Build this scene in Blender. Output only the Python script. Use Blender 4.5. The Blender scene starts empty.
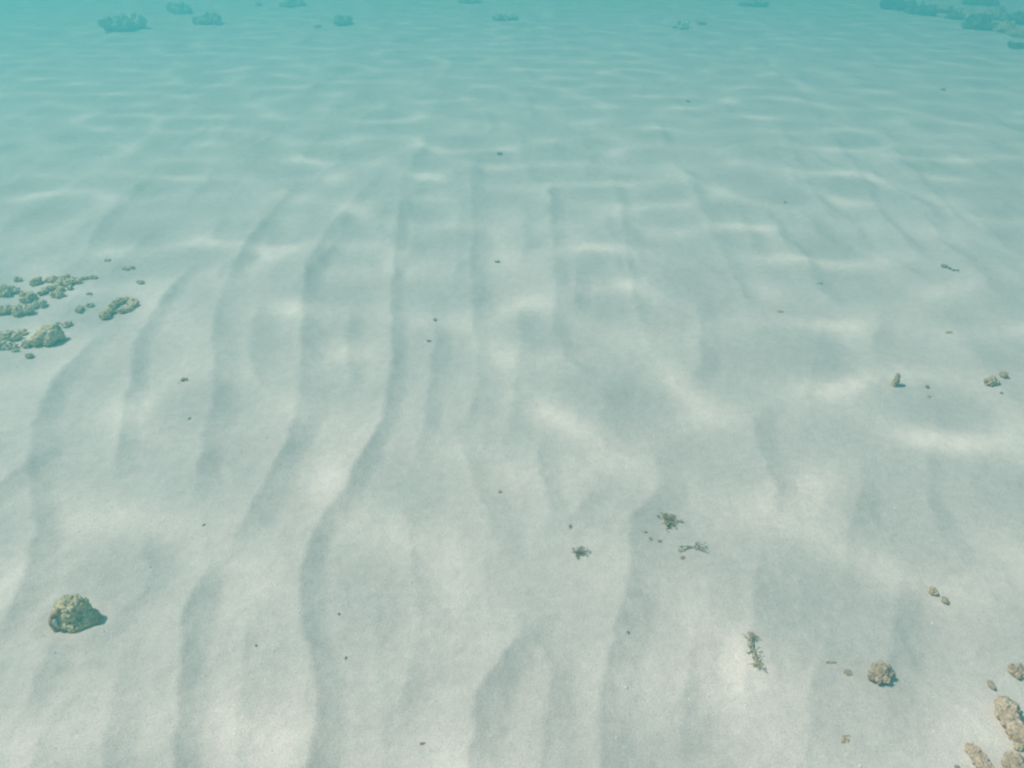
import bpy, bmesh, math, random
import numpy as np
from mathutils import Vector, Matrix, noise

random.seed(7)
R = math.radians
SC = bpy.context.scene
COL = SC.collection

# ------------------------------------------------------------------ camera
CAM_H, PITCH, HFOV = 1.40, 29.5, 60.0
cam_d = bpy.data.cameras.new('camera')
cam = bpy.data.objects.new('camera', cam_d)
COL.objects.link(cam)
cam.location = (0, 0, CAM_H)
cam.rotation_euler = (R(90 - PITCH), 0, 0)
cam_d.sensor_width = 36
cam_d.lens = 18 / math.tan(R(HFOV / 2))
cam_d.clip_start, cam_d.clip_end = 0.05, 500
SC.camera = cam

# ------------------------------------------------------------------ world, sun, exposure
SUN_TO = Vector((-0.97, 0.14, 0)).normalized()
SUN_EL = R(56)
world = bpy.data.worlds.new('World'); SC.world = world
world.use_nodes = True
nt = world.node_tree; nt.nodes.clear()
sky = nt.nodes.new('ShaderNodeTexSky'); sky.sky_type = 'NISHITA'; sky.sun_disc = False
sky.sun_elevation = SUN_EL
sky.sun_rotation = math.atan2(SUN_TO.x, SUN_TO.y)
bg = nt.nodes.new('ShaderNodeBackground'); bg.inputs['Strength'].default_value = 0.105
wo = nt.nodes.new('ShaderNodeOutputWorld')
nt.links.new(sky.outputs[0], bg.inputs['Color']); nt.links.new(bg.outputs[0], wo.inputs['Surface'])

sun_d = bpy.data.lights.new('sun', 'SUN')
sun_d.energy = 4.5; sun_d.angle = R(1.2); sun_d.color = (1.0, 0.93, 0.86)
sun = bpy.data.objects.new('sun', sun_d); COL.objects.link(sun)
to_sun = Vector((SUN_TO.x * math.cos(SUN_EL), SUN_TO.y * math.cos(SUN_EL), math.sin(SUN_EL)))
sun.rotation_euler = to_sun.to_track_quat('Z', 'Y').to_euler()
sun.location = to_sun * 30

SC.view_settings.view_transform = 'Standard'
SC.view_settings.look = 'None'
SC.view_settings.gamma = 1.0
SC.view_settings.use_curve_mapping = False
SC.view_settings.exposure = 0.66
SC.render.engine = 'CYCLES'
SC.cycles.max_bounces = 8
SC.cycles.diffuse_bounces = 3
SC.cycles.volume_bounces = 2
SC.cycles.transparent_max_bounces = 12
SC.cycles.use_denoising = True
SC.cycles.denoiser = 'OPENIMAGEDENOISE'
SC.cycles.pixel_filter_type = 'BLACKMAN_HARRIS'
SC.cycles.filter_width = 2.2

# ------------------------------------------------------------------ helpers
FPX = 512 / math.tan(R(HFOV / 2))
cP, sP = math.cos(R(PITCH)), math.sin(R(PITCH))

def ground(px, py):
    """flat-ground point that the photograph shows at a pixel"""
    u, v = (px - 512) / FPX, (384 - py) / FPX
    dy, dz = cP + v * sP, -sP + v * cP
    t = CAM_H / -dz
    return u * t, dy * t

def scale_at(px, py):
    """metres across one pixel there"""
    x, y = ground(px, py)
    return (y * cP + CAM_H * sP) / FPX

def tag(o, label=None, cat=None, group=None, kind=None):
    if label: o['label'] = label
    if cat: o['category'] = cat
    if group: o['group'] = group
    if kind: o['kind'] = kind
    return o

def add_obj(name, me, mat=None, parent=None, loc=None):
    o = bpy.data.objects.new(name, me); COL.objects.link(o)
    if mat: me.materials.append(mat)
    if parent: o.parent = parent
    if loc is not None: o.location = loc
    return o

def empty(name, loc):
    o = bpy.data.objects.new(name, None); COL.objects.link(o); o.location = loc
    o.empty_display_size = 0.05
    return o

_rng = np.random.RandomState(11)
_perm = _rng.permutation(512)
_perm = np.concatenate([_perm, _perm, _perm])
_ga = _rng.rand(512) * 2 * np.pi
_gx, _gy = np.cos(_ga), np.sin(_ga)

def pnoise(x, y):
    xi = np.floor(x).astype(int); yi = np.floor(y).astype(int)
    xf, yf = x - xi, y - yi
    def g(ix, iy, dx, dy):
        h = _perm[(_perm[ix & 511] + (iy & 511))] & 511
        return _gx[h] * dx + _gy[h] * dy
    u = xf ** 3 * (xf * (xf * 6 - 15) + 10); v = yf ** 3 * (yf * (yf * 6 - 15) + 10)
    a = g(xi, yi, xf, yf); b = g(xi + 1, yi, xf - 1, yf)
    c = g(xi, yi + 1, xf, yf - 1); d = g(xi + 1, yi + 1, xf - 1, yf - 1)
    return (a + u * (b - a)) * (1 - v) + (c + u * (d - c)) * v

# ------------------------------------------------------------------ materials
def new_mat(name):
    m = bpy.data.materials.new(name); m.use_nodes = True
    t = m.node_tree; t.nodes.clear()
    out = t.nodes.new('ShaderNodeOutputMaterial')
    return m, t, out

def N(t, kind, **kw):
    n = t.nodes.new(kind)
    for k, v in kw.items():
        if hasattr(n, k) and k not in ('Scale',): setattr(n, k, v)
        else: n.inputs[k].default_value = v
    return n

def noise_node(t, coord, scale, detail=2.0, rough=0.5, dist=0.0):
    n = t.nodes.new('ShaderNodeTexNoise')
    n.inputs['Scale'].default_value = scale; n.inputs['Detail'].default_value = detail
    n.inputs['Roughness'].default_value = rough; n.inputs['Distortion'].default_value = dist
    t.links.new(coord, n.inputs['Vector'])
    return n.outputs[0]

def ramp(t, fac, stops):
    r = t.nodes.new('ShaderNodeValToRGB')
    el = r.color_ramp.elements
    while len(el) < len(stops): el.new(0.5)
    for e, (p, c) in zip(el, stops):
        e.position = p; e.color = (*c, 1) if len(c) == 3 else c
    t.links.new(fac, r.inputs[0])
    return r.outputs[0]

def math_node(t, op, a, b=None, clamp=False):
    n = t.nodes.new('ShaderNodeMath'); n.operation = op; n.use_clamp = clamp
    for i, v in enumerate((a, b)):
        if v is None: continue
        if isinstance(v, (int, float)): n.inputs[i].default_value = v
        else: t.links.new(v, n.inputs[i])
    return n.outputs[0]

def mix_col(t, fac, a, b, mode='MIX'):
    n = t.nodes.new('ShaderNodeMix'); n.data_type = 'RGBA'; n.blend_type = mode
    for s, v in ((n.inputs[0], fac), (n.inputs[6], a), (n.inputs[7], b)):
        if isinstance(v, (int, float)): s.default_value = v
        elif isinstance(v, tuple): s.default_value = (*v, 1)
        else: t.links.new(v, s)
    return n.outputs[2]

def principled(t, out, col, rough=0.9, spec=0.2, bump=None, bstr=0.5, bdist=0.002):
    b = t.nodes.new('ShaderNodeBsdfPrincipled')
    if isinstance(col, tuple): b.inputs['Base Color'].default_value = (*col, 1)
    else: t.links.new(col, b.inputs['Base Color'])
    b.inputs['Roughness'].default_value = rough
    b.inputs['Specular IOR Level'].default_value = spec
    if bump is not None:
        bn = t.nodes.new('ShaderNodeBump'); bn.inputs['Strength'].default_value = bstr
        bn.inputs['Distance'].default_value = bdist
        t.links.new(bump, bn.inputs['Height']); t.links.new(bn.outputs[0], b.inputs['Normal'])
    t.links.new(b.outputs[0], out.inputs['Surface'])
    return b

def sand_material():
    m, t, out = new_mat('coral_sand')
    co = t.nodes.new('ShaderNodeTexCoord').outputs['Object']
    n1 = noise_node(t, co, 420, 2, 0.6)        # grains
    n2 = noise_node(t, co, 38, 4, 0.6)         # mottling
    n3 = noise_node(t, co, 4.5, 3, 0.55)       # broad patches
    base = ramp(t, n3, [(0.3, (0.628, 0.532, 0.466)), (0.7, (0.696, 0.594, 0.520))])
    base = mix_col(t, 1.0, base, ramp(t, n2, [(0.3, (0.90, 0.90, 0.90)), (0.72, (1.04, 1.03, 1.02))]), 'MULTIPLY')
    base = mix_col(t, 1.0, base, ramp(t, n1, [(0.32, (0.78, 0.77, 0.75)), (0.52, (1.0, 1.0, 1.0)), (0.72, (1.12, 1.12, 1.11))]), 'MULTIPLY')
    nb = noise_node(t, co, 90, 5, 0.65)
    ng = noise_node(t, co, 500, 2, 0.6)
    h = math_node(t, 'ADD', math_node(t, 'MULTIPLY', nb, 1.0), math_node(t, 'MULTIPLY', ng, 0.35))
    principled(t, out, base, 0.95, 0.08, h, 0.5, 0.0045)
    return m

def rubble_material(name, dark, mid, pale, scale=1.0, tint=None):
    m, t, out = new_mat(name)
    tc = t.nodes.new('ShaderNodeTexCoord').outputs['Object']
    n1 = noise_node(t, tc, 38 * scale, 5, 0.65, 0.3)
    n2 = noise_node(t, tc, 160 * scale, 3, 0.6)
    v = t.nodes.new('ShaderNodeTexVoronoi'); v.inputs['Scale'].default_value = 110 * scale
    t.links.new(tc, v.inputs['Vector'])
    col = ramp(t, n1, [(0.28, dark), (0.5, mid), (0.72, pale)])
    col = mix_col(t, 1.0, col, ramp(t, n2, [(0.3, (0.76, 0.75, 0.73)), (0.65, (1.12, 1.1, 1.06))]), 'MULTIPLY')
    h = math_node(t, 'ADD', n2, math_node(t, 'MULTIPLY', v.outputs['Distance'], 0.8))
    principled(t, out, col, 0.92, 0.12, h, 0.9, 0.006 / scale)
    return m

def plain_material(name, col, var=0.25, scale=120, rough=0.85):
    m, t, out = new_mat(name)
    tc = t.nodes.new('ShaderNodeTexCoord').outputs['Object']
    n = noise_node(t, tc, scale, 3, 0.6)
    lo = tuple(c * (1 - var) for c in col); hi = tuple(c * (1 + var) for c in col)
    principled(t, out, ramp(t, n, [(0.3, lo), (0.7, hi)]), rough, 0.2, n, 0.5, 0.002)
    return m

M_SAND = sand_material()
M_OLIVE = rubble_material('olive_coral_rubble', (0.43, 0.315, 0.19), (0.70, 0.54, 0.345), (0.82, 0.68, 0.50))
M_ROCK = rubble_material('pitted_yellow_rock', (0.42, 0.31, 0.175), (0.70, 0.55, 0.335), (0.84, 0.71, 0.52), 1.3)
M_BROWN = rubble_material('brown_coral_rubble', (0.32, 0.215, 0.145), (0.57, 0.405, 0.285), (0.72, 0.57, 0.43), 1.1)
M_REEF = rubble_material('reef_rock', (0.28, 0.26, 0.22), (0.52, 0.46, 0.36), (0.68, 0.61, 0.48), 0.16)
M_REEFD = rubble_material('dark_reef_rock', (0.07, 0.068, 0.06), (0.20, 0.18, 0.145), (0.46, 0.40, 0.31), 0.16)
M_RUST = rubble_material('rusty_crust', (0.34, 0.20, 0.12), (0.54, 0.36, 0.22), (0.66, 0.50, 0.35), 1.6)
M_TAN = rubble_material('tan_coral_rubble', (0.42, 0.33, 0.22), (0.68, 0.56, 0.40), (0.80, 0.71, 0.56), 0.9)
M_PALE = plain_material('pale_crust', (0.56, 0.57, 0.55))
M_ALGA = plain_material('brown_alga', (0.43, 0.32, 0.19), 0.4, 160)
M_ALGA2 = plain_material('grey_green_alga', (0.35, 0.285, 0.205), 0.35, 160)
M_DARK = plain_material('dark_debris', (0.33, 0.28, 0.22), 0.4, 220)
M_SHELL = plain_material('white_shell', (0.74, 0.73, 0.69), 0.1, 200, 0.5)

# ------------------------------------------------------------------ seabed
# ripple crests followed along the sand: each dark lee face has its sharp crest on the left
CRESTS = [
 ([(112,318),(86,351),(61,373),(42,407),(31,451),(33,507),(36,546),(17,607),(-8,650)], 1.0),
 ([(196,262),(175,285),(160,305),(142,335),(133,362),(124,412),(117,476)], 0.95),
 ([(300,180),(273,212),(262,228),(242,252),(230,279),(218,306),(213,326),(214,362),(212,412),(200,463),(194,504)], 1.0),
 ([(372,180),(336,224),(324,236),(307,267),(303,294),(301,353),(300,407),(284,451),(262,496),(240,540),(226,556)], 1.05),
 ([(222,552),(210,566),(195,596),(187,630),(178,691),(177,768),(178,850)], 1.15),
 ([(402,190),(394,251),(392,287),(391,306),(391,384),(383,424),(357,468),(334,507),(312,541),(298,574),(304,630),(315,674),(316,730),(312,768),(310,850)], 1.0),
 ([(470,160),(473,215),(471,270),(472,317),(477,364),(480,392),(470,416),(456,434)], 0.85),
 ([(462,440),(467,470),(478,500),(492,532),(505,568)], 0.45),
 ([(402,500),(410,548),(414,590),(424,628),(416,657),(405,690),(392,730)], 0.45),
 ([(530,606),(514,644),(500,666),(481,695),(472,717),(466,766),(462,850)], 1.1),
 ([(662,440),(659,466),(655,500),(636,522),(628,545),(625,600),(614,647),(603,668),(599,690),(598,722),(599,768),(600,850)], 0.8),
 ([(596,480),(592,490),(575,521),(566,536)], 0.4),
 ([(712,560),(708,610),(706,645),(716,700)], 0.3),
 ([(548,180),(553,240),(555,302),(552,327),(545,344)], 0.5),
 ([(556,338),(567,362),(590,382)], 0.35),
 ([(690,290),(702,330),(699,365),(686,388)], 0.55),
 ([(780,396),(768,409),(750,420),(757,445),(770,480),(778,520)], 0.5),
 ([(760,210),(783,245),(800,265),(816,284),(838,310)], 0.5),
 ([(828,130),(857,175),(880,214),(902,236),(925,262)], 0.55),
 ([(880,130),(904,163),(939,202),(970,232)], 0.5),
 ([(780,130),(799,171),(818,202),(838,226)], 0.45),
 ([(610,170),(622,230),(632,300),(655,360)], 0.45),
 ([(680,160),(700,210),(724,260),(748,310)], 0.5),
 ([(930,300),(955,335),(985,372),(1020,410)], 0.3),
 ([(940,420),(925,470),(935,520),(960,560)], 0.3),
 ([(52,650),(36,690),(28,720)], 0.5),
 ([(76,694),(52,726),(30,754),(26,800)], 0.6),
 ([(92,640),(84,664)], 0.35),
 ([(140,556),(152,578),(136,604),(112,618)], 0.35),
 ([(830,640),(812,690),(806,740),(812,820)], 0.3),
 ([(262,292),(255,320),(250,350),(258,390)], 0.4), ([(352,300),(346,350),(350,400)], 0.35),
 ([(432,290),(433,350),(428,410),(418,470)], 0.4), ([(515,290),(520,350),(512,400),(504,450)], 0.4),
 ([(612,370),(602,420),(604,470)], 0.4), ([(862,470),(850,530),(842,600)], 0.35),
 ([(762,550),(752,600),(744,650),(748,720)], 0.35), ([(902,550),(893,620),(888,680),(880,760)], 0.35),
 ([(692,630),(683,690),(680,768)], 0.4), ([(540,425),(536,470),(545,510),(560,545)], 0.35),
 ([(256,600),(248,650),(240,700),(236,768),(236,840)], 0.4), ([(384,590),(373,650),(380,700),(384,768),(384,840)], 0.35),
 ([(122,640),(113,700),(104,768),(100,840)], 0.4), ([(822,320),(812,370),(800,412)], 0.4),
 ([(884,295),(872,350),(866,405)], 0.35), ([(540,640),(548,690),(540,740),(536,800)], 0.35),
]
crest_world = []
for pts, a in CRESTS:
    w = np.array([ground(*p) for p in pts]); w = w[np.argsort(w[:, 1])]
    crest_world.append((w, a * 1.4 if a < 0.6 else a, random.random()))
# the ripple field goes on, parallel and fainter, beyond where single crests can be followed
rf = random.Random(41)
for k in range(-34, 38):
    x = k * 0.205 + rf.uniform(-.05, .05)
    y = rf.uniform(2.9, 3.7) if abs(x) < 2.3 else rf.uniform(1.3, 2.6)
    while y < 13:
        L = rf.uniform(.5, 1.5)
        ys = np.arange(y, y + L + .01, 0.12)
        dx = np.cumsum([rf.uniform(-.035, .035) for _ in ys]) + rf.uniform(-.05, .05)
        crest_world.append((np.stack([x + dx, ys], 1), rf.uniform(0.35, 0.85), rf.random()))
        y += L + rf.uniform(.0, .45)
        x += rf.uniform(-.08, .08)
for side in (-1, 1):          # and to the sides, out of the picture
    for k in range(7):
        ys = np.arange(-1.2, 2.4, 0.2)
        xs = side * (1.55 + 0.25 * k) + 0.05 * np.sin(ys * 3 + k) + 0.12 * ys
        crest_world.append((np.stack([xs, ys], 1), 0.8, random.random()))

def seabed_height(x, y):
    x = np.asarray(x, float); y = np.asarray(y, float)
    h = 0.022 * pnoise(x * 0.9 + 3.1, y * 0.8) + 0.010 * pnoise(x * 2.6, y * 2.2 + 7) \
        + 0.0035 * pnoise(x * 8, y * 7 + 3) + 0.0022 * pnoise(x * 21 + 5, y * 21) + 0.0012 * pnoise(x * 55, y * 55)
    rx, ry = ground(77, 622)
    q = np.hypot(x - rx, (y - ry) * 1.1)
    h = h + 0.004 * np.exp(-((q - 0.08) / 0.03) ** 2) * (0.6 + 0.8 * pnoise(x * 14, y * 14)) - 0.004 * np.exp(-(q / 0.05) ** 2)
    wob = 0.016 * pnoise(x * 3 + 9.3, y * 6.0) + 0.012 * pnoise(x * 6, y * 15) + 0.005 * pnoise(x * 20, y * 40)
    for w, a, s in crest_world:
        lo, hi = w[0, 1], w[-1, 1]
        sel = (y > lo - 0.15) & (y < hi + 0.15)
        xa, xb = w[:, 0].min() - 0.5, w[:, 0].max() + 0.3
        sel &= (x > xa) & (x < xb)
        if not sel.any(): continue
        xs, ys = x[sel], y[sel]
        d = xs - np.interp(ys, w[:, 1], w[:, 0]) + wob[sel]
        L = hi - lo
        fade = np.clip((ys - lo + 0.03) / min(0.16, L * .4), 0, 1) * np.clip((hi - ys + 0.05) / min(0.35, L * .4), 0, 1)
        fade = fade * fade * (3 - 2 * fade)
        lee = (0.072 + 0.014 * math.sin(s * 30)) * (1 + 0.35 * pnoise(xs * 2.0 + s * 40, ys * 6.0))
        f = np.where(d < 0, np.exp(d / 0.10), np.clip(1 - d / lee, 0, 1) ** 1.35)
        vary = np.clip(1 + 0.9 * pnoise(xs * 1.5 + s * 70, ys * 2.6 + s * 30), .6, 1.4)
        vary = vary * np.clip(1.25 - 0.11 * ys, .55, 1)
        h[sel] += 0.0170 * a * fade * f * vary
    return h

def build_seabed():
    ys = [-2.0]
    while ys[-1] < 70:
        y = ys[-1]
        ys.append(y + (0.03 if y < 0.3 else max(0.0065, 0.0052 * y)))
    ys = np.array(ys)
    u = np.linspace(-1, 1, 761); u = np.sign(u) * (0.72 * np.abs(u) + 0.28 * np.abs(u) ** 3)
    wd = 2.1 + 0.95 * np.clip(ys, 0, None)
    X = u[None, :] * wd[:, None]; Y = np.repeat(ys[:, None], len(u), 1)
    Z = seabed_height(X.ravel(), Y.ravel()).reshape(X.shape)
    nr, nc = X.shape
    v = np.stack([X.ravel(), Y.ravel(), Z.ravel()], 1).astype(np.float32)
    i = np.arange(nr * nc).reshape(nr, nc)
    q = np.stack([i[:-1, :-1], i[:-1, 1:], i[1:, 1:], i[1:, :-1]], -1).reshape(-1, 4).astype(np.int32)
    me = bpy.data.meshes.new('seabed')
    me.vertices.add(len(v)); me.vertices.foreach_set('co', v.ravel())
    me.loops.add(q.size); me.loops.foreach_set('vertex_index', q.ravel())
    me.polygons.add(len(q))
    me.polygons.foreach_set('loop_start', np.arange(0, q.size, 4, dtype=np.int32))
    me.polygons.foreach_set('use_smooth', np.ones(len(q), bool))
    me.update(calc_edges=True)
    o = add_obj('seabed', me, M_SAND)
    tag(o, 'pale rippled coral sand seabed', None, None, 'structure')
    return o

build_seabed()

def hz(x, y):
    return float(seabed_height(np.array([x]), np.array([y]))[0])

# ------------------------------------------------------------------ water: unseen sheet overhead, caustic light put into its transparency
def caustic_pattern():
    """caustic pattern worked out from made-up waves: light each patch of sea bed gets (1 = even)"""
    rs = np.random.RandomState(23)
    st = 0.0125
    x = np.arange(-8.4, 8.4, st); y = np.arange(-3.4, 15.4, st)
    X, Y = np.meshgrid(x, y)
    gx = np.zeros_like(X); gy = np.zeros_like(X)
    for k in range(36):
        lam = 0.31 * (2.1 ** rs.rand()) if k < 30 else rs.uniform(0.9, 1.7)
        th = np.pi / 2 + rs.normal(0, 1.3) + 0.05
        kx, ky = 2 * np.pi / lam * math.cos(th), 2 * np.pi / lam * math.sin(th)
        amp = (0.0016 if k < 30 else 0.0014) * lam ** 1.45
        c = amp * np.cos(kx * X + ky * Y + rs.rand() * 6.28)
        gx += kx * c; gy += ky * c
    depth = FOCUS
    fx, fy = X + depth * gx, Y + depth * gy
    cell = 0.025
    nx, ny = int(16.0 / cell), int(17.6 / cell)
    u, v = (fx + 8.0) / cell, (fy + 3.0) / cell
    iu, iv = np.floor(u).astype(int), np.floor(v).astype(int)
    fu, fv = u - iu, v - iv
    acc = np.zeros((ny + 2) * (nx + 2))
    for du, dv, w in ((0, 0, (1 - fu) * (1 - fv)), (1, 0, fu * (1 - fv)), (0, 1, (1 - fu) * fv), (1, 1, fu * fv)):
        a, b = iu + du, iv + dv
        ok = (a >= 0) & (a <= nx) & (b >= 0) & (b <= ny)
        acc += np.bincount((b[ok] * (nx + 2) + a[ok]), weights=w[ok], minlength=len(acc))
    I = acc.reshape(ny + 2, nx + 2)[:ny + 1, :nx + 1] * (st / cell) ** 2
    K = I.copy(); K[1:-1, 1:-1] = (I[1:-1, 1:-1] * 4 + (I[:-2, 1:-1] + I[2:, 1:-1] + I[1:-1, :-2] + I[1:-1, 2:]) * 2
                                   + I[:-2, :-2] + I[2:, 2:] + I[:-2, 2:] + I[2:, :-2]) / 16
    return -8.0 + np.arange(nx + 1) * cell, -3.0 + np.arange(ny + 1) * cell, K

FOCUS = 0.82
def build_water_mask():
    xs, ys, I = caustic_pattern()
    I[0, :] = I[-1, :] = 1; I[:, 0] = I[:, -1] = 1
    # the sheet goes on with wider facets out of sight
    ex = np.array([-90, -60, -40, -25, -15, -10.]); ey1 = np.array([17, 22, 30, 45, 70, 95.]); ey0 = np.array([-60, -30, -15, -7, -4.5])
    ax = np.concatenate([ex, xs, -ex[::-1]]); ay = np.concatenate([ey0, ys, ey1])
    J = np.ones((len(ay), len(ax))); J[len(ey0):len(ey0) + len(ys), len(ex):len(ex) + len(xs)] = I
    X, Y = np.meshgrid(ax, ay)
    Z = 2.05 + 0.006 * pnoise(X * 2.0, Y * 3.0) + 0.02 * pnoise(X * 0.5, Y * 0.9)
    nr, nc = X.shape
    v = np.stack([X.ravel(), Y.ravel(), Z.ravel()], 1).astype(np.float32)
    i = np.arange(nr * nc).reshape(nr, nc)
    q = np.stack([i[:-1, :-1], i[:-1, 1:], i[1:, 1:], i[1:, :-1]], -1).reshape(-1, 4).astype(np.int32)
    me = bpy.data.meshes.new('water_light_mask')
    me.vertices.add(len(v)); me.vertices.foreach_set('co', v.ravel())
    me.loops.add(q.size); me.loops.foreach_set('vertex_index', q.ravel())
    me.polygons.add(len(q)); me.polygons.foreach_set('loop_start', np.arange(0, q.size, 4, dtype=np.int32))
    me.update(calc_edges=True)
    at = me.attributes.new('caustic_light', 'FLOAT', 'POINT'); at.data.foreach_set('value', J.ravel().astype(np.float32))
    m, t, out = new_mat('caustic_pattern')      # caustic light painted into the unseen sheet's transparency, patterning the sun
    an = t.nodes.new('ShaderNodeAttribute'); an.attribute_name = 'caustic_light'
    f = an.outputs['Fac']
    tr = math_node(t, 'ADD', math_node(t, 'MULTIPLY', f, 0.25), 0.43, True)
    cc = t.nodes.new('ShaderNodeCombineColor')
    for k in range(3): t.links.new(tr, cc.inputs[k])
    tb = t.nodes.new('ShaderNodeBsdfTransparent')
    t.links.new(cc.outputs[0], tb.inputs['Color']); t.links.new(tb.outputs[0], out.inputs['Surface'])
    o = add_obj('water_light_mask', me, m)
    tag(o, 'unseen rippled water sheet, caustic light painted into its transparency', None, None, 'structure')

build_water_mask()

# ------------------------------------------------------------------ lumps of rubble
def remeshed(lobes, voxel):
    """lobes: (x, y, z, rx, ry, rz) joined into one closed lump"""
    bm = bmesh.new()
    for (x, y, z, rx, ry, rz) in lobes:
        r = bmesh.ops.create_icosphere(bm, subdivisions=3, radius=1.0)
        rot = Matrix.Rotation(random.uniform(0, 6.28), 4, 'Z')
        for vv in r['verts']:
            c = vv.co.copy()
            c *= 1 + 0.16 * noise.noise(c * 1.7 + Vector((x * 91, y * 77, z * 53)))
            vv.co = Vector((c.x * rx + x, c.y * ry + y, c.z * rz + z))
    me = bpy.data.meshes.new('tmp'); bm.to_mesh(me); bm.free()
    o = bpy.data.objects.new('tmp', me); COL.objects.link(o)
    md = o.modifiers.new('r', 'REMESH'); md.mode = 'VOXEL'; md.voxel_size = voxel
    dg = bpy.context.evaluated_depsgraph_get()
    res = bpy.data.meshes.new_from_object(o.evaluated_get(dg))
    bpy.data.objects.remove(o); bpy.data.meshes.remove(me)
    return res

def roughen(me, amp, freq, pits=0.0, seed=0.0):
    me.update()
    off = Vector((seed * 13.1, seed * 7.7, seed * 3.3))
    nrm = [v.normal.copy() for v in me.vertices]
    for v, n in zip(me.vertices, nrm):
        p = v.co * freq + off
        d = noise.fractal(p, 0.7, 2.1, 4) * amp
        if pits:
            c = noise.cell(p * 1.7) if False else noise.noise(p * 2.3 + Vector((5, 9, 1)))
            d -= pits * max(0.0, c - 0.18)
        v.co += n * d
    for p in me.polygons: p.use_smooth = True
    me.update()

def lump(name, px, py, w, h, label, mat, cat='rubble', group=None, lobes=None, nlobes=4, flat=0.7, rough=1.0, seed=None, sink=0.22, pts=None):
    """a lump whose picture is about w x h pixels at pixel (px, py); lobes in units of half width (x right, y away, z up),
    or pts: (x, y, radius) of its knobs in pixels"""
    s = scale_at(px, py)
    seed = random.random() * 50 if seed is None else seed
    rs = random.Random(int(px * 31 + py))
    x, y = ground(px, py)
    a = math.atan2(CAM_H, y)
    if pts:
        L = []
        for (qx, qy, r) in pts:
            gx, gy = ground(qx, qy)
            rr = r * s
            L.append((gx - x, gy - y, rs.uniform(-.1, .35) * rr * flat, rr, rr * 1.05, rr * max(.5, flat * 1.15)))
        m = sum(l[3] for l in L) / len(L); vox = m * 0.13
        W = dep = m
    else:
        W = w * s * 0.54
        dep = h * s * 0.5 * 1.15 / math.sqrt(math.sin(a) ** 2 + (flat * math.cos(a)) ** 2)
        dep = min(dep, W * 1.5)
        if lobes is None:
            lobes = [(0, 0, 0, .70, .70, .70)]
            for k in range(nlobes):
                an = rs.uniform(0, 6.28); rr = rs.uniform(.35, .62)
                q = rs.uniform(.28, .5)
                lobes.append((math.cos(an) * rr, math.sin(an) * rr, rs.uniform(-.2, .4), q, q, q * rs.uniform(.8, 1.1)))
        L = [(lx * W, ly * dep, lz * dep * flat, rx * W, ry * dep, rz * dep * max(flat, .3)) for (lx, ly, lz, rx, ry, rz) in lobes]
        vox = max(W, dep) * 2 / 44
        m = max(min(W, dep), 0.004)
    me = remeshed(L, vox)
    roughen(me, 0.17 * rough * m, 2.1 / m, 0.22 * rough * m, seed)
    co = np.empty(len(me.vertices) * 3); me.vertices.foreach_get('co', co); co = co.reshape(-1, 3)
    top, bot = co[:, 2].max(), co[:, 2].min()
    cut = bot + (top - bot) * sink
    o = add_obj(name, me, mat)
    k = 1 - (top - cut) * 0.4 / CAM_H       # the middle of its visible body lies on the line of sight
    o.location = (x * k, y * k, hz(x * k, y * k) - cut)
    tag(o, label, cat, group)
    return o

GL = 'coral rubble scattered at the left edge'
LEFT = [
 (4, 287, 27, 13, 'olive rubble lump cut off by the left edge, upper of the rubble there', 4),
 (18, 277, 8, 6, 'small faint rubble knob left of the upright knob at the back of the patch', 2),
 (36, 279, 10, 14, 'upright olive rubble knob behind the long rubble ridge', 2),
 (58, 292, 17, 8, 'dark flat rubble lump in front of the middle of the long ridge', 4),
 (27, 294, 17, 13, 'olive rubble lump joining the left end of the long ridge', 4),
 (21, 306, 23, 14, 'dark rubble lump with shaded underside at the front of the upper patch', 5),
 (38, 301, 17, 10, 'pale low rubble lump right of the dark shaded rubble lump', 4),
 (2, 306, 20, 12, 'dark rubble lump cut off by the left edge, beside the dark shaded lump', 3),
 (89, 292, 7, 4, 'tiny pale rubble crumb below the finger shaped rubble', 2),
 (79, 307, 11, 8, 'small pale rubble crumb between the long ridge and hooked clump, nearest one', 3),
 (90, 303, 8, 6, 'small grey rubble crumb just left of the hooked clump', 2),
 (108, 260, 7, 4, 'tiny dark rubble crumb farthest back above the rubble patch', 2),
 (140, 281, 9, 5, 'small dark rubble crumb standing alone right of the finger shaped rubble', 3),
 (20, 330, 15, 7, 'dark rubble lump at the right tip of the lower left slab', 3),
 (7, 344, 22, 10, 'low pale rubble slab at the left edge, nearest of the edge pieces', 4),
 (66, 322, 12, 7, 'smooth oval rubble pebble right of the big round lump', 2),
 (57, 321, 5, 3, 'tiny rubble crumb between oval pebble and big round lump', 1),
 (26, 343, 9, 10, 'small knobbly rubble piece left of the big round lump', 3),
 (29, 354, 10, 7, 'dark rubble pebble lying nearest at the front of the patch', 2),
 (15, 349, 9, 4, 'flat little rubble crumb left of the front dark pebble', 2),
]
for px, py, w, h, lab, nl in LEFT:
    lump('rubble_lump', px, py, w, h, lab, M_TAN if 'pale' in lab or 'grey' in lab else M_OLIVE, 'rubble', GL, nlobes=nl + 2, rough=1.7, sink=.3)

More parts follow.
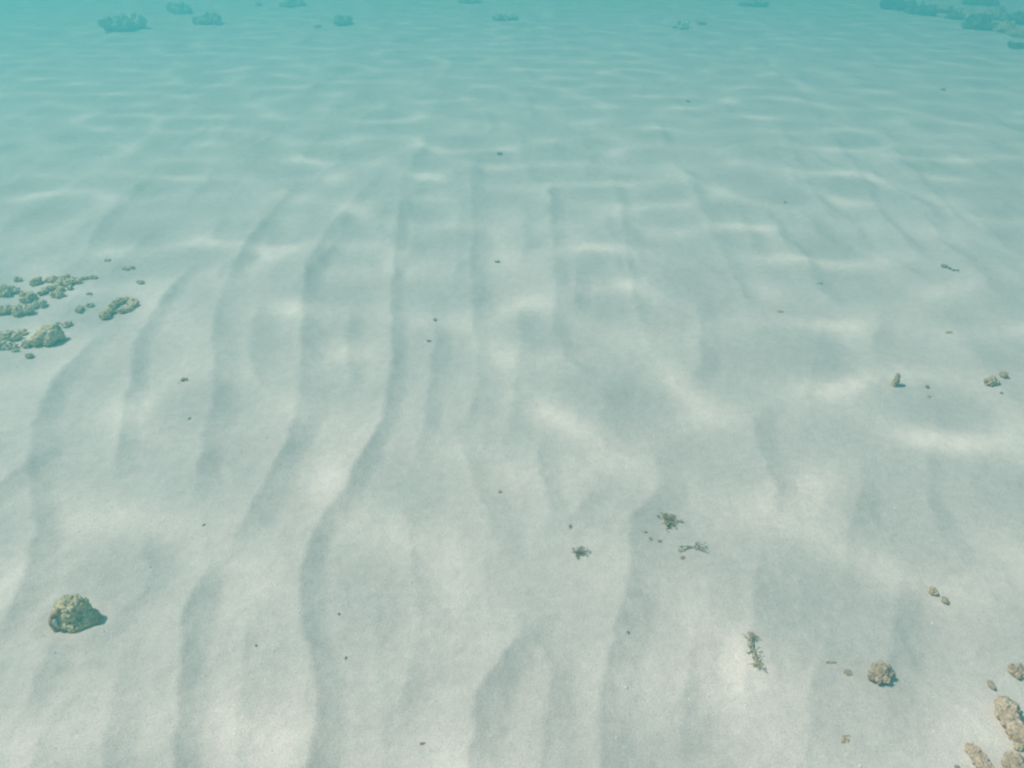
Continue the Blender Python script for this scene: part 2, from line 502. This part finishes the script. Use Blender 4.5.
P = [(40,290,3),(44,288,4),(47,277,3.5),(49,286,4.5),(53,277,4.5),(55,284,4),(59,281,5),(60,286,3.5),(63,276,5),(67,281,4.5),(69,285,2.6),(72,278,5),(77,279,3.6),(66,274,3)]
lump('rubble_ridge', 58, 281, 34, 34, 'long lumpy olive ridge of rubble at the back of the patch', M_OLIVE, 'rubble', GL,
     pts=P, flat=.6, sink=.25, rough=1.9)
lump('rubble_finger', 88, 276.5, 20, 20, 'finger shaped rubble pointing right from the end of the long ridge', M_OLIVE, 'rubble', GL,
     pts=[(82,277,2.2),(85,276.6,2.6),(88,276,2.8),(92,276,2.8),(95,276.3,2.2)], flat=.6)
P = [(105,314,5.6),(110,309.5,4.6),(113,305,4.6),(118,300.5,5.4),(125,298.5,4.2),(132,301,5.2),(134,304,4.6),(128,308,4.6),(122,309,4.2)]
lump('rubble_clump', 119, 305, 36, 36, 'hooked rubble clump with pale sand in its crook, rightmost large piece of the patch', M_OLIVE, 'rubble', GL,
     pts=P, flat=.6, sink=.25, rough=1.7)
lump('rubble_clump', 127, 266, 13, 13, 'tiny two knobbed rubble crumb behind the hooked clump', M_OLIVE, 'rubble', GL,
     pts=[(124,266.5,2.6),(127,267,2.0),(132,265.5,2.2)])
lump('rubble_clump', 6, 335, 26, 14, 'thick rubble slab at the left edge behind the pale low slab', M_OLIVE, 'rubble', GL,
     lobes=[(-.5,0,0,.5,.7,.7),(0,.2,.1,.5,.6,.7),(.5,.3,0,.4,.5,.6),(-.2,-.4,0,.4,.4,.5)])
lump('rubble_boulder', 48, 334, 30, 25, 'big round knobbly rubble lump at the front of the patch', M_OLIVE, 'rubble', GL, nlobes=9, flat=.75)

# ------------------------------------------------------------------ the pitted rock at lower left
def build_rock():
    px, py = 77, 622
    s = scale_at(px, py)
    x, y = ground(px, py)
    root = empty('coral_rock', (x, y - 0.004, hz(x, y)))
    tag(root, 'pitted yellow brown rock on bare sand at lower left, largest single rock', 'rock')
    k = s * 0.93
    # units: pixels to metres, x right, y away, z up
    L = [(1,2,12,18,15,13), (-4,2,18,13,11,10), (5,2,19,12,11,10), (13,0,9,12,11,9), (19,-3,5,8,8,6), (-10,-4,9,11,10,10),
         (4,-9,8,13,8,9), (-11,3,13,10,9,11), (0,-4,17,13,10,10), (-14,-6,5,7,7,6), (16,-7,7,5,5,5), (10,-10,5,6,5,5), (9,1,16,10,9,9)]
    me = remeshed([tuple(c * k * (1.34 if q in (2, 5) else 1) for q, c in enumerate(l)) for l in L], 1.05 * k)
    roughen(me, 2.8 * k, 0.14 / k, 6.0 * k, 4.2)
    add_obj('body', me, M_ROCK, root, (0, 0, -3.2 * k))
    # raised rim on the left, with a pale pocket beside it
    R_ = []
    for i in range(9):
        f = i / 8; an = R(105 + 120 * f)
        R_.append((-7 + 11.5 * math.cos(an), -11 + 2 * math.sin(an), 12 + 10 * math.sin(an), 2.6, 3.4, 2.6))
    me = remeshed([tuple(c * k * (1.26 if q == 2 else 1) for q, c in enumerate(l)) for l in R_], 0.7 * k)
    roughen(me, 1.5 * k, 0.25 / k, 1.2 * k, 9.1)
    add_obj('rim', me, M_RUST, root, (0, 0, -2 * k))
    me = remeshed([tuple(c * k for c in l) for l in [(-12.5,-14.5,18.6,2.2,2,4.2), (-12,-14.2,14.4,1.8,2,3.0)]], 0.6 * k)
    roughen(me, .7 * k, .3 / k, 0, 2.0)
    o = add_obj('pale_crust', me, M_PALE, root, (0, 0, -2 * k))
    rs = random.Random(5)
    for i in range(11):
        an = R(178 + 12 * i)
        r = rs.uniform(1.5, 2.6)
        me = remeshed([(0, 0, 0, r*k, r*k*rs.uniform(.8,1.2), r*k), (r*.6*k, 0, r*.4*k, r*.6*k, r*.6*k, r*.6*k)], r * k * .16)
        roughen(me, .4 * k, .5 / k, 0, i)
        add_obj('nodule', me, [M_RUST, M_ROCK, M_PALE][i % 3], root,
                ((2 + (17 + rs.uniform(-1, 1)) * math.cos(an)) * k, (-4 + 11 * math.sin(an)) * k, rs.uniform(.6, 2.2) * k))
    return root
build_rock()

# ------------------------------------------------------------------ brown rubble, lower right
GR = 'brown rubble at the lower right'
lump('rubble_clump', 880, 675, 27, 24, 'round brown rubble clump with warty surface right of the upright seaweed', M_BROWN, 'rubble', GR,
     pts=[(880,675,8),(875,670,4.5),(881,667,4),(887,671,4.5),(889,677,4),(885,682,4.5),(878,683,4),(872,679,4.5),(871,673,3),(880,674,9)], flat=.7, rough=1.5)
lump('rubble_lump', 847, 675, 10, 7, 'small brown crumb just left of the round warty clump', M_BROWN, 'rubble', GR, nlobes=3, flat=.4)
lump('rubble_sliver', 830, 665.5, 11, 4, 'thin dark sliver left of the small brown crumb', M_BROWN, 'rubble', GR, lobes=[(-.6,0,0,.45,.5,.5),(0,.1,0,.5,.5,.5),(.6,.1,0,.4,.4,.4)], flat=.3)
lump('rubble_lump', 934, 589.5, 12, 10, 'round brown pebble, left and larger of a close pair', M_BROWN, 'pebble', GR, nlobes=4)
lump('rubble_lump', 946, 598.5, 8, 9, 'small brown pebble, right and lower of a close pair', M_BROWN, 'pebble', GR, nlobes=4)
lump('rubble_lump', 991.5, 683, 8, 11, 'small brown crumb left of the rubble on the right edge', M_BROWN, 'rubble', GR, nlobes=3)
lump('rubble_lump', 1018, 671, 20, 15, 'pale brown lump at the right edge above the largest brown lump', M_BROWN, 'rubble', GR, nlobes=4, flat=.5)
lump('rubble_boulder', 1012, 718, 46, 46, 'largest brown rubble lump, knobbly and leaning into the right edge', M_BROWN, 'rubble', GR,
     pts=[(1005,704,9),(1009,711,10.5),(1003,712,8),(1012,721,10),(1018,730,11),(1024,738,10),(1014,706,6)], flat=.65, rough=1.2)
lump('rubble_lump', 1018, 748, 12, 10, 'small bluish grey lump between two brown lumps at the lower right corner', M_OLIVE, 'rubble', GR, nlobes=3)
lump('rubble_boulder', 1014, 765, 30, 24, 'pale brown lump filling the lower right corner', M_BROWN, 'rubble', GR, nlobes=7)
lump('rubble_boulder', 978, 757, 34, 34, 'elongated brown lump at the bottom edge left of the corner lump', M_BROWN, 'rubble', GR,
     pts=[(971,749,6),(975,753,7),(980,760,8),(984,768,8)], flat=.55, rough=1.4)
lump('rubble_lump', 957, 767, 8, 4, 'tiny dark crumb at the bottom edge left of the elongated brown lump', M_DARK, 'rubble', GR, nlobes=2)
lump('rubble_lump', 844, 738, 16, 12, 'faint pinkish pebble nearly buried below the round warty clump', M_RUST, 'pebble', GR, nlobes=3, flat=.3, sink=.72)

# right side, farther back
GM = 'small pieces on the sand at the right'
lump('debris_stump', 896, 382, 10, 17, 'small upright brown stump standing on sand at the right', M_BROWN, 'debris', GM,
     lobes=[(-.3,0,-.4,.6,.6,.6),(0,0,.3,.5,.5,.7),(.15,.1,1.0,.4,.4,.6),(-.5,-.1,-.6,.5,.5,.4)], flat=.8)
lump('rubble_lump', 927, 388, 5, 4, 'tiny dark crumb right of the upright brown stump', M_DARK, 'debris', GM, nlobes=2)
lump('rubble_lump', 928.5, 397, 5, 4, 'faint grey crumb just below the tiny dark crumb by the stump', M_OLIVE, 'debris', GM, nlobes=2, sink=.5)
lump('rubble_lump', 990, 383.5, 15, 11, 'dark brown pebble, left and larger of a pair near the right edge', M_BROWN, 'pebble', GM, nlobes=4)
lump('rubble_lump', 1003, 376, 9, 9, 'dark purple grey pebble, right of a pair near the right edge', M_BROWN, 'pebble', GM, nlobes=3)
lump('rubble_lump', 1001, 394.5, 4, 3, 'tiny crumb below the pair of dark pebbles near the right edge', M_DARK, 'debris', GM, nlobes=2)
lump('debris_twig', 949, 270, 20, 20, 'dark knobbed twig trailing to the right on far sand', M_DARK, 'debris', GM,
     pts=[(943,267.5,2.6),(945.5,268.3,2.0),(949,270,1.7),(953,271.6,1.6),(957,272.3,1.4)], flat=.5)
lump('shell', 819, 283, 9, 4, 'small white shell fragment on rippled sand at the right', M_PALE, 'shell', GM, nlobes=2, rough=.5)
lump('rubble_lump', 949, 333, 9, 4, 'faint grey crumb between the dark twig and the upright stump', M_OLIVE, 'debris', GM, nlobes=3, sink=.4)
lump('rubble_lump', 780, 311, 7, 4, 'faint grey crumb lower left of the white shell fragment', M_OLIVE, 'debris', GM, nlobes=3, sink=.4)

# dark crumbs out on the open sand
GC = 'dark crumbs on the open sand'
for px, py, w, h, lab in [
 (500, 154, 6, 4, 'tiny dark crumb on far sand, farthest one near the middle'),
 (497, 262, 6, 3, 'tiny dark crumb on the middle ripple crest'),
 (435, 320, 5, 4, 'tiny dark crumb on mid sand, upper of two close crumbs'),
 (429, 341.5, 6, 3, 'tiny dark crumb on mid sand, lower of two close crumbs'),
 (688, 101, 5, 4, 'tiny dark crumb on the far turquoise sand right of centre'),
 (943, 90, 6, 4, 'tiny dark crumb on the far turquoise sand near the right edge'),
 (785, 203, 4, 3, 'tiny dark crumb on the rippled sand at upper right'),
 (185, 381, 8, 5, 'faint dark crumb between two ripples left of centre'),
 (190.5, 422, 4, 3, 'tiny dark crumb beside a bright patch on the left'),
 (205, 530.5, 4, 3, 'tiny dark crumb above the lower end of a ripple at the left'),
 (257, 649.5, 4, 3, 'tiny black crumb right of the pitted rock, left of two'),
 (346, 659.5, 4, 4, 'tiny black crumb on the dark lee of a ripple at lower left'),
 (339, 615, 4, 3, 'tiny crumb on the bright sand right of the long ripple'),
 (422.5, 745, 6, 4, 'dark splinter on pale sand near the bottom edge'),
 (628, 638, 4, 4, 'tiny black crumb near the bottom below the small tufts'),
 (570, 532, 5, 5, 'tiny brown crumb just above the small dark tuft'),
 (644.5, 537, 6, 3, 'tiny brown crumb lower left of the brown tuft, leftmost of three'),
 (650, 543, 4, 4, 'tiny brown crumb lower left of the brown tuft, middle of three'),
 (659.5, 544, 5, 4, 'tiny brown crumb lower left of the brown tuft, rightmost of three'),
 (682, 561, 6, 5, 'faint crumb below the flat twiggy weed'),
 (500, 497, 5, 3, 'tiny brown crumb on the pale sand in the middle'),
]:
    lump('sand_crumb', px, py, w * .85, h * .85, lab, M_BROWN if 'brown' in lab or 'faint' in lab else M_DARK, 'debris', GC, nlobes=4, flat=.4, rough=2.2, sink=.4)

# ------------------------------------------------------------------ seaweed tufts
def frond(rs, length, direction, rise, rad, leafy):
    """a thin bending stem with side blades"""
    bm = bmesh.new()
    n = 9
    pts = []
    p = Vector((0, 0, 0)); d = Vector((math.cos(direction), math.sin(direction), rise)).normalized()
    for i in range(n):
        pts.append(p.copy())
        d = (d + Vector((rs.uniform(-.35, .35), rs.uniform(-.35, .35), rs.uniform(-.3, .22)))).normalized()
        p = p + d * length / (n - 1)
        if p.z < rad: p.z = rad
    rings = []
    for i, q in enumerate(pts):
        t = (pts[min(i + 1, n - 1)] - pts[max(i - 1, 0)]).normalized()
        a = t.orthogonal().normalized(); b = t.cross(a)
        r = rad * (1.15 - .75 * i / (n - 1))
        rings.append([bm.verts.new(q + (a * math.cos(k * 1.2566) + b * math.sin(k * 1.2566)) * r) for k in range(5)])
    for i in range(n - 1):
        for k in range(5):
            bm.faces.new((rings[i][k], rings[i][(k + 1) % 5], rings[i + 1][(k + 1) % 5], rings[i + 1][k]))
    bm.faces.new(rings[0][::-1]); bm.faces.new(rings[-1])
    for k in range(leafy):
        i = rs.randrange(2, n); q = pts[i]
        t = Vector((rs.uniform(-1, 1), rs.uniform(-1, 1), rs.uniform(-.2, .8))).normalized()
        sd = t.orthogonal().normalized() ; up = t.cross(sd)
        L = length * rs.uniform(.14, .3); w = L * rs.uniform(.22, .42); th = w * .3
        prof = [(0, .2), (.35, 1), (.75, .8), (1, .1)]
        prev = None
        for (f, ww) in prof:
            c = q + t * L * f + up * (L * .15 * f * f)
            ring = [bm.verts.new(c + sd * w * ww * .5), bm.verts.new(c + up * th * ww * .5),
                    bm.verts.new(c - sd * w * ww * .5), bm.verts.new(c - up * th * ww * .5)]
            if prev:
                for j in range(4):
                    bm.faces.new((prev[j], prev[(j + 1) % 4], ring[(j + 1) % 4], ring[j]))
            else: bm.faces.new(ring[::-1])
            prev = ring
        bm.faces.new(prev)
    me = bpy.data.meshes.new('frond'); bm.to_mesh(me); bm.free()
    for p_ in me.polygons: p_.use_smooth = True
    return me

def tuft(name, px, py, size_px, label, mat, nf, rise, rad_px=.8, leafy=9, dirs=None, seed=1, group='weed tufts on the sand', lens=(.35, .62)):
    rs = random.Random(seed)
    s = scale_at(px, py); x, y = ground(px, py)
    root = empty(name, (x, y, hz(x, y) - 0.001)); tag(root, label, 'seaweed', group)
    me = remeshed([(0, 0, 0, 2.2 * s, 2.2 * s, 1.4 * s), (1.5 * s, .6 * s, 0, 1.4 * s, 1.4 * s, 1 * s)], .35 * s)
    roughen(me, .5 * s, .5 / s, 0, seed)
    add_obj('holdfast', me, mat, root)
    for k in range(nf):
        di = dirs[k % len(dirs)] + rs.uniform(-.25, .25) if dirs else rs.uniform(0, 6.28)
        me = frond(rs, size_px * s * rs.uniform(*lens), di, rise * rs.uniform(.5, 1.4), rad_px * s, leafy)
        add_obj('frond', me, mat, root, (rs.uniform(-2, 2) * s, rs.uniform(-2, 2) * s, .5 * s))
    return root

tuft('seaweed_tuft', 670, 524, 24, 'bushy brown weed tuft on pale sand right of centre', M_ALGA, 40, .4, .42, 12, seed=3, lens=(.2, .6))
tuft('seaweed_tuft', 580, 558, 17, 'small dark grey weed tuft lower left of the bushy brown tuft', M_ALGA2, 30, .5, .42, 10, seed=8, lens=(.2, .6))
tuft('seaweed_twig', 692, 550, 28, 'flat twiggy weed lying on sand just below the bushy brown tuft', M_ALGA2, 7, .06, .45, 5, dirs=[.2, 3.0, .6, 3.5, 0], seed=5)
# the upright weed: several small tufts of one plant along a strand
def strand():
    pts = [(749, 640), (750.5, 648), (752, 655), (754, 662), (755, 669)]
    s = scale_at(752, 655); x, y = ground(755, 669)
    root = empty('seaweed_strand', (x, y, hz(x, y)))
    tag(root, 'tall narrow brown weed strand lying away from the viewer at lower right', 'seaweed', 'weed tufts on the sand')
    rs = random.Random(21)
    lob = []
    for (a, b) in pts:
        gx, gy = ground(a, b)
        lob.append((gx - x, gy - y, hz(gx, gy) - hz(x, y) + 1.2 * s, 2.0 * s, 2.6 * s, 1.5 * s))
    me = remeshed(lob + [tuple((p + q) / 2 for p, q in zip(lob[i], lob[i + 1])) for i in range(4)], .5 * s)
    roughen(me, 1.2 * s, .3 / s, .8 * s, 3)
    add_obj('stem', me, M_ALGA2, root)
    for k in range(24):
        l = rs.choice(lob)
        me = frond(rs, rs.uniform(6, 11) * s, rs.uniform(0, 6.28), rs.uniform(.2, .9), .55 * s, 8)
        add_obj('frond', me, M_ALGA2 if k % 3 else M_ALGA, root, (l[0] + rs.uniform(-2, 2) * s, l[1] + rs.uniform(-3, 3) * s, l[2] - .6 * s))
strand()

# ------------------------------------------------------------------ reef lumps far back
GF = 'reef lumps far back in the turquoise water'
for px, py, w, h, lab, nl, mt in [
 (122, 23, 38, 17, 'dark reef lump far back at upper left, largest of the left ones', 7, M_REEF),
 (180, 8, 26, 10, 'faint reef lump at the top edge behind the largest left one', 5, M_REEF),
 (207, 20, 36, 9, 'wide low reef lump right of the largest left one', 6, M_REEF),
 (293, 2, 26, 8, 'faint reef lump cut by the top edge, left of centre', 5, M_REEF),
 (343, 20, 24, 9, 'dark reef lump far back left of centre with a crumb beside it', 6, M_REEF),
 (318, 26, 11, 4, 'small reef crumb left of the dark lump left of centre', 3, M_REEF),
 (259, 4, 8, 4, 'tiny reef crumb at the top edge left of the faint cut lump', 2, M_REEF),
 (504, 18, 30, 6, 'low reef lump far back in the middle', 5, M_REEF),
 (470, 1, 30, 5, 'faint reef lump at the top edge near the middle', 5, M_REEF),
 (680, 25, 22, 8, 'pale stone far back right of centre', 4, M_PALE),
 (701, 23, 13, 4, 'dark sliver of reef right of the pale far stone', 3, M_REEF),
 (752, 3, 40, 7, 'faint reef lump at the top edge right of centre', 5, M_REEF),
 (900, 4, 34, 10, 'dark reef rock at the top edge, left end of the upper right reef', 8, M_REEFD),
 (921, 9, 26, 12, 'dark rounded reef rock second from the left end of the upper right reef', 7, M_REEFD),
 (946, 8, 22, 9, 'mottled pale reef rock in the middle of the upper right reef', 7, M_BROWN),
 (955, 16, 16, 8, 'small dark reef rock at the front middle of the upper right reef', 6, M_REEFD),
 (978, 23, 32, 15, 'dark blue reef rock at the front of the upper right reef', 9, M_REEFD),
 (966, 11, 18, 9, 'brownish reef rock behind the dark blue front rock', 6, M_OLIVE),
 (994, 14, 28, 12, 'broad mottled reef rock behind the right half of the front rock', 9, M_BROWN),
 (1003, 27, 24, 13, 'brown reef rock right of the dark blue front rock', 8, M_OLIVE),
 (1019, 19, 26, 18, 'tall dark reef rock cut by the right edge in the upper right reef', 8, M_REEFD),
 (1016, 33, 20, 10, 'low mottled reef rock below the tall rock at the right edge', 7, M_BROWN),
 (1016, 45, 13, 8, 'small dark reef rock below the rest at the right edge', 5, M_REEFD),
 (983, 1, 44, 9, 'far reef rock at the top edge, back of the upper right reef', 8, M_REEFD),
]:
    lump('reef_lump', px, py, w * (.95 if px > 880 else .84), h, lab, mt, 'reef rock', GF, nlobes=nl + 5, flat=.4, rough=2.4, sink=.35)

# ------------------------------------------------------------------ grit
def grit(name, n, mat, smin, smax, label, seed):
    rs = np.random.RandomState(seed)
    y = 0.65 + 3.6 * rs.rand(n) ** 1.3
    x = (rs.rand(n) * 2 - 1) * (1.0 + 0.75 * y)
    clump = pnoise(x * 2.3 + seed, y * 2.3) + .5 * pnoise(x * 7, y * 7 + seed)
    keep = clump > rs.uniform(-.5, .35, n)
    x, y = x[keep], y[keep]
    z = seabed_height(x, y)
    tet = np.array([(1, 0, -.3), (-.5, .86, -.3), (-.5, -.86, -.3), (0, 0, .7), (.2, .2, -.8)])
    fc = np.array([(0, 1, 3), (1, 2, 3), (2, 0, 3), (1, 0, 4), (2, 1, 4), (0, 2, 4)])
    V, F = [], []
    for i in range(len(x)):
        r = smin + (smax - smin) * rs.rand() ** 3
        a = rs.rand() * 6.28; c, s_ = math.cos(a), math.sin(a)
        st = rs.uniform(.4, 1.2)
        t = tet * r + rs.randn(5, 3) * r * .2
        q = np.stack([t[:, 0] * c - t[:, 1] * s_ * st + x[i], t[:, 0] * s_ + t[:, 1] * c * st + y[i], t[:, 2] * .6 + z[i] + r * .2], 1)
        V.append(q); F.append(fc + 5 * i)
    me = bpy.data.meshes.new(name)
    me.from_pydata(np.concatenate(V).tolist(), [], np.concatenate(F).tolist()); me.update()
    o = add_obj(name, me, mat)
    tag(o, label, None, None, 'stuff')

grit('shell_grit', 3800, M_SHELL, 0.0009, 0.0042, 'fine white shell grit strewn over the sand', 3)
grit('dark_grit', 1800, M_DARK, 0.0007, 0.0024, 'fine brown grit strewn over the sand', 8)

# ------------------------------------------------------------------ the water's haze
def build_haze():
    bm = bmesh.new(); bmesh.ops.create_cube(bm, size=1.0)
    me = bpy.data.meshes.new('haze')
    z0, z1, y0, y1 = -1.2, 1.85, -6, 78
    for v in bm.verts:
        v.co = Vector((v.co.x * 180, (v.co.y + .5) * (y1 - y0) + y0, (v.co.z + .5) * (z1 - z0) + z0))
    bm.to_mesh(me); bm.free()
    m = bpy.data.materials.new('sea_water'); m.use_nodes = True
    t = m.node_tree; t.nodes.clear()
    out = t.nodes.new('ShaderNodeOutputMaterial')
    pv = t.nodes.new('ShaderNodeVolumePrincipled')
    pv.inputs['Color'].default_value = (0.12, 0.53, 0.53, 1)
    pv.inputs['Absorption Color'].default_value = (0.015, 0.075, 0.075, 1)
    pv.inputs['Density'].default_value = 0.19
    pv.inputs['Anisotropy'].default_value = 0.3
    t.links.new(pv.outputs[0], out.inputs['Volume'])
    o = add_obj('haze', me, m)
    tag(o, 'turquoise haze of the sea water', None, None, 'stuff')
build_haze()
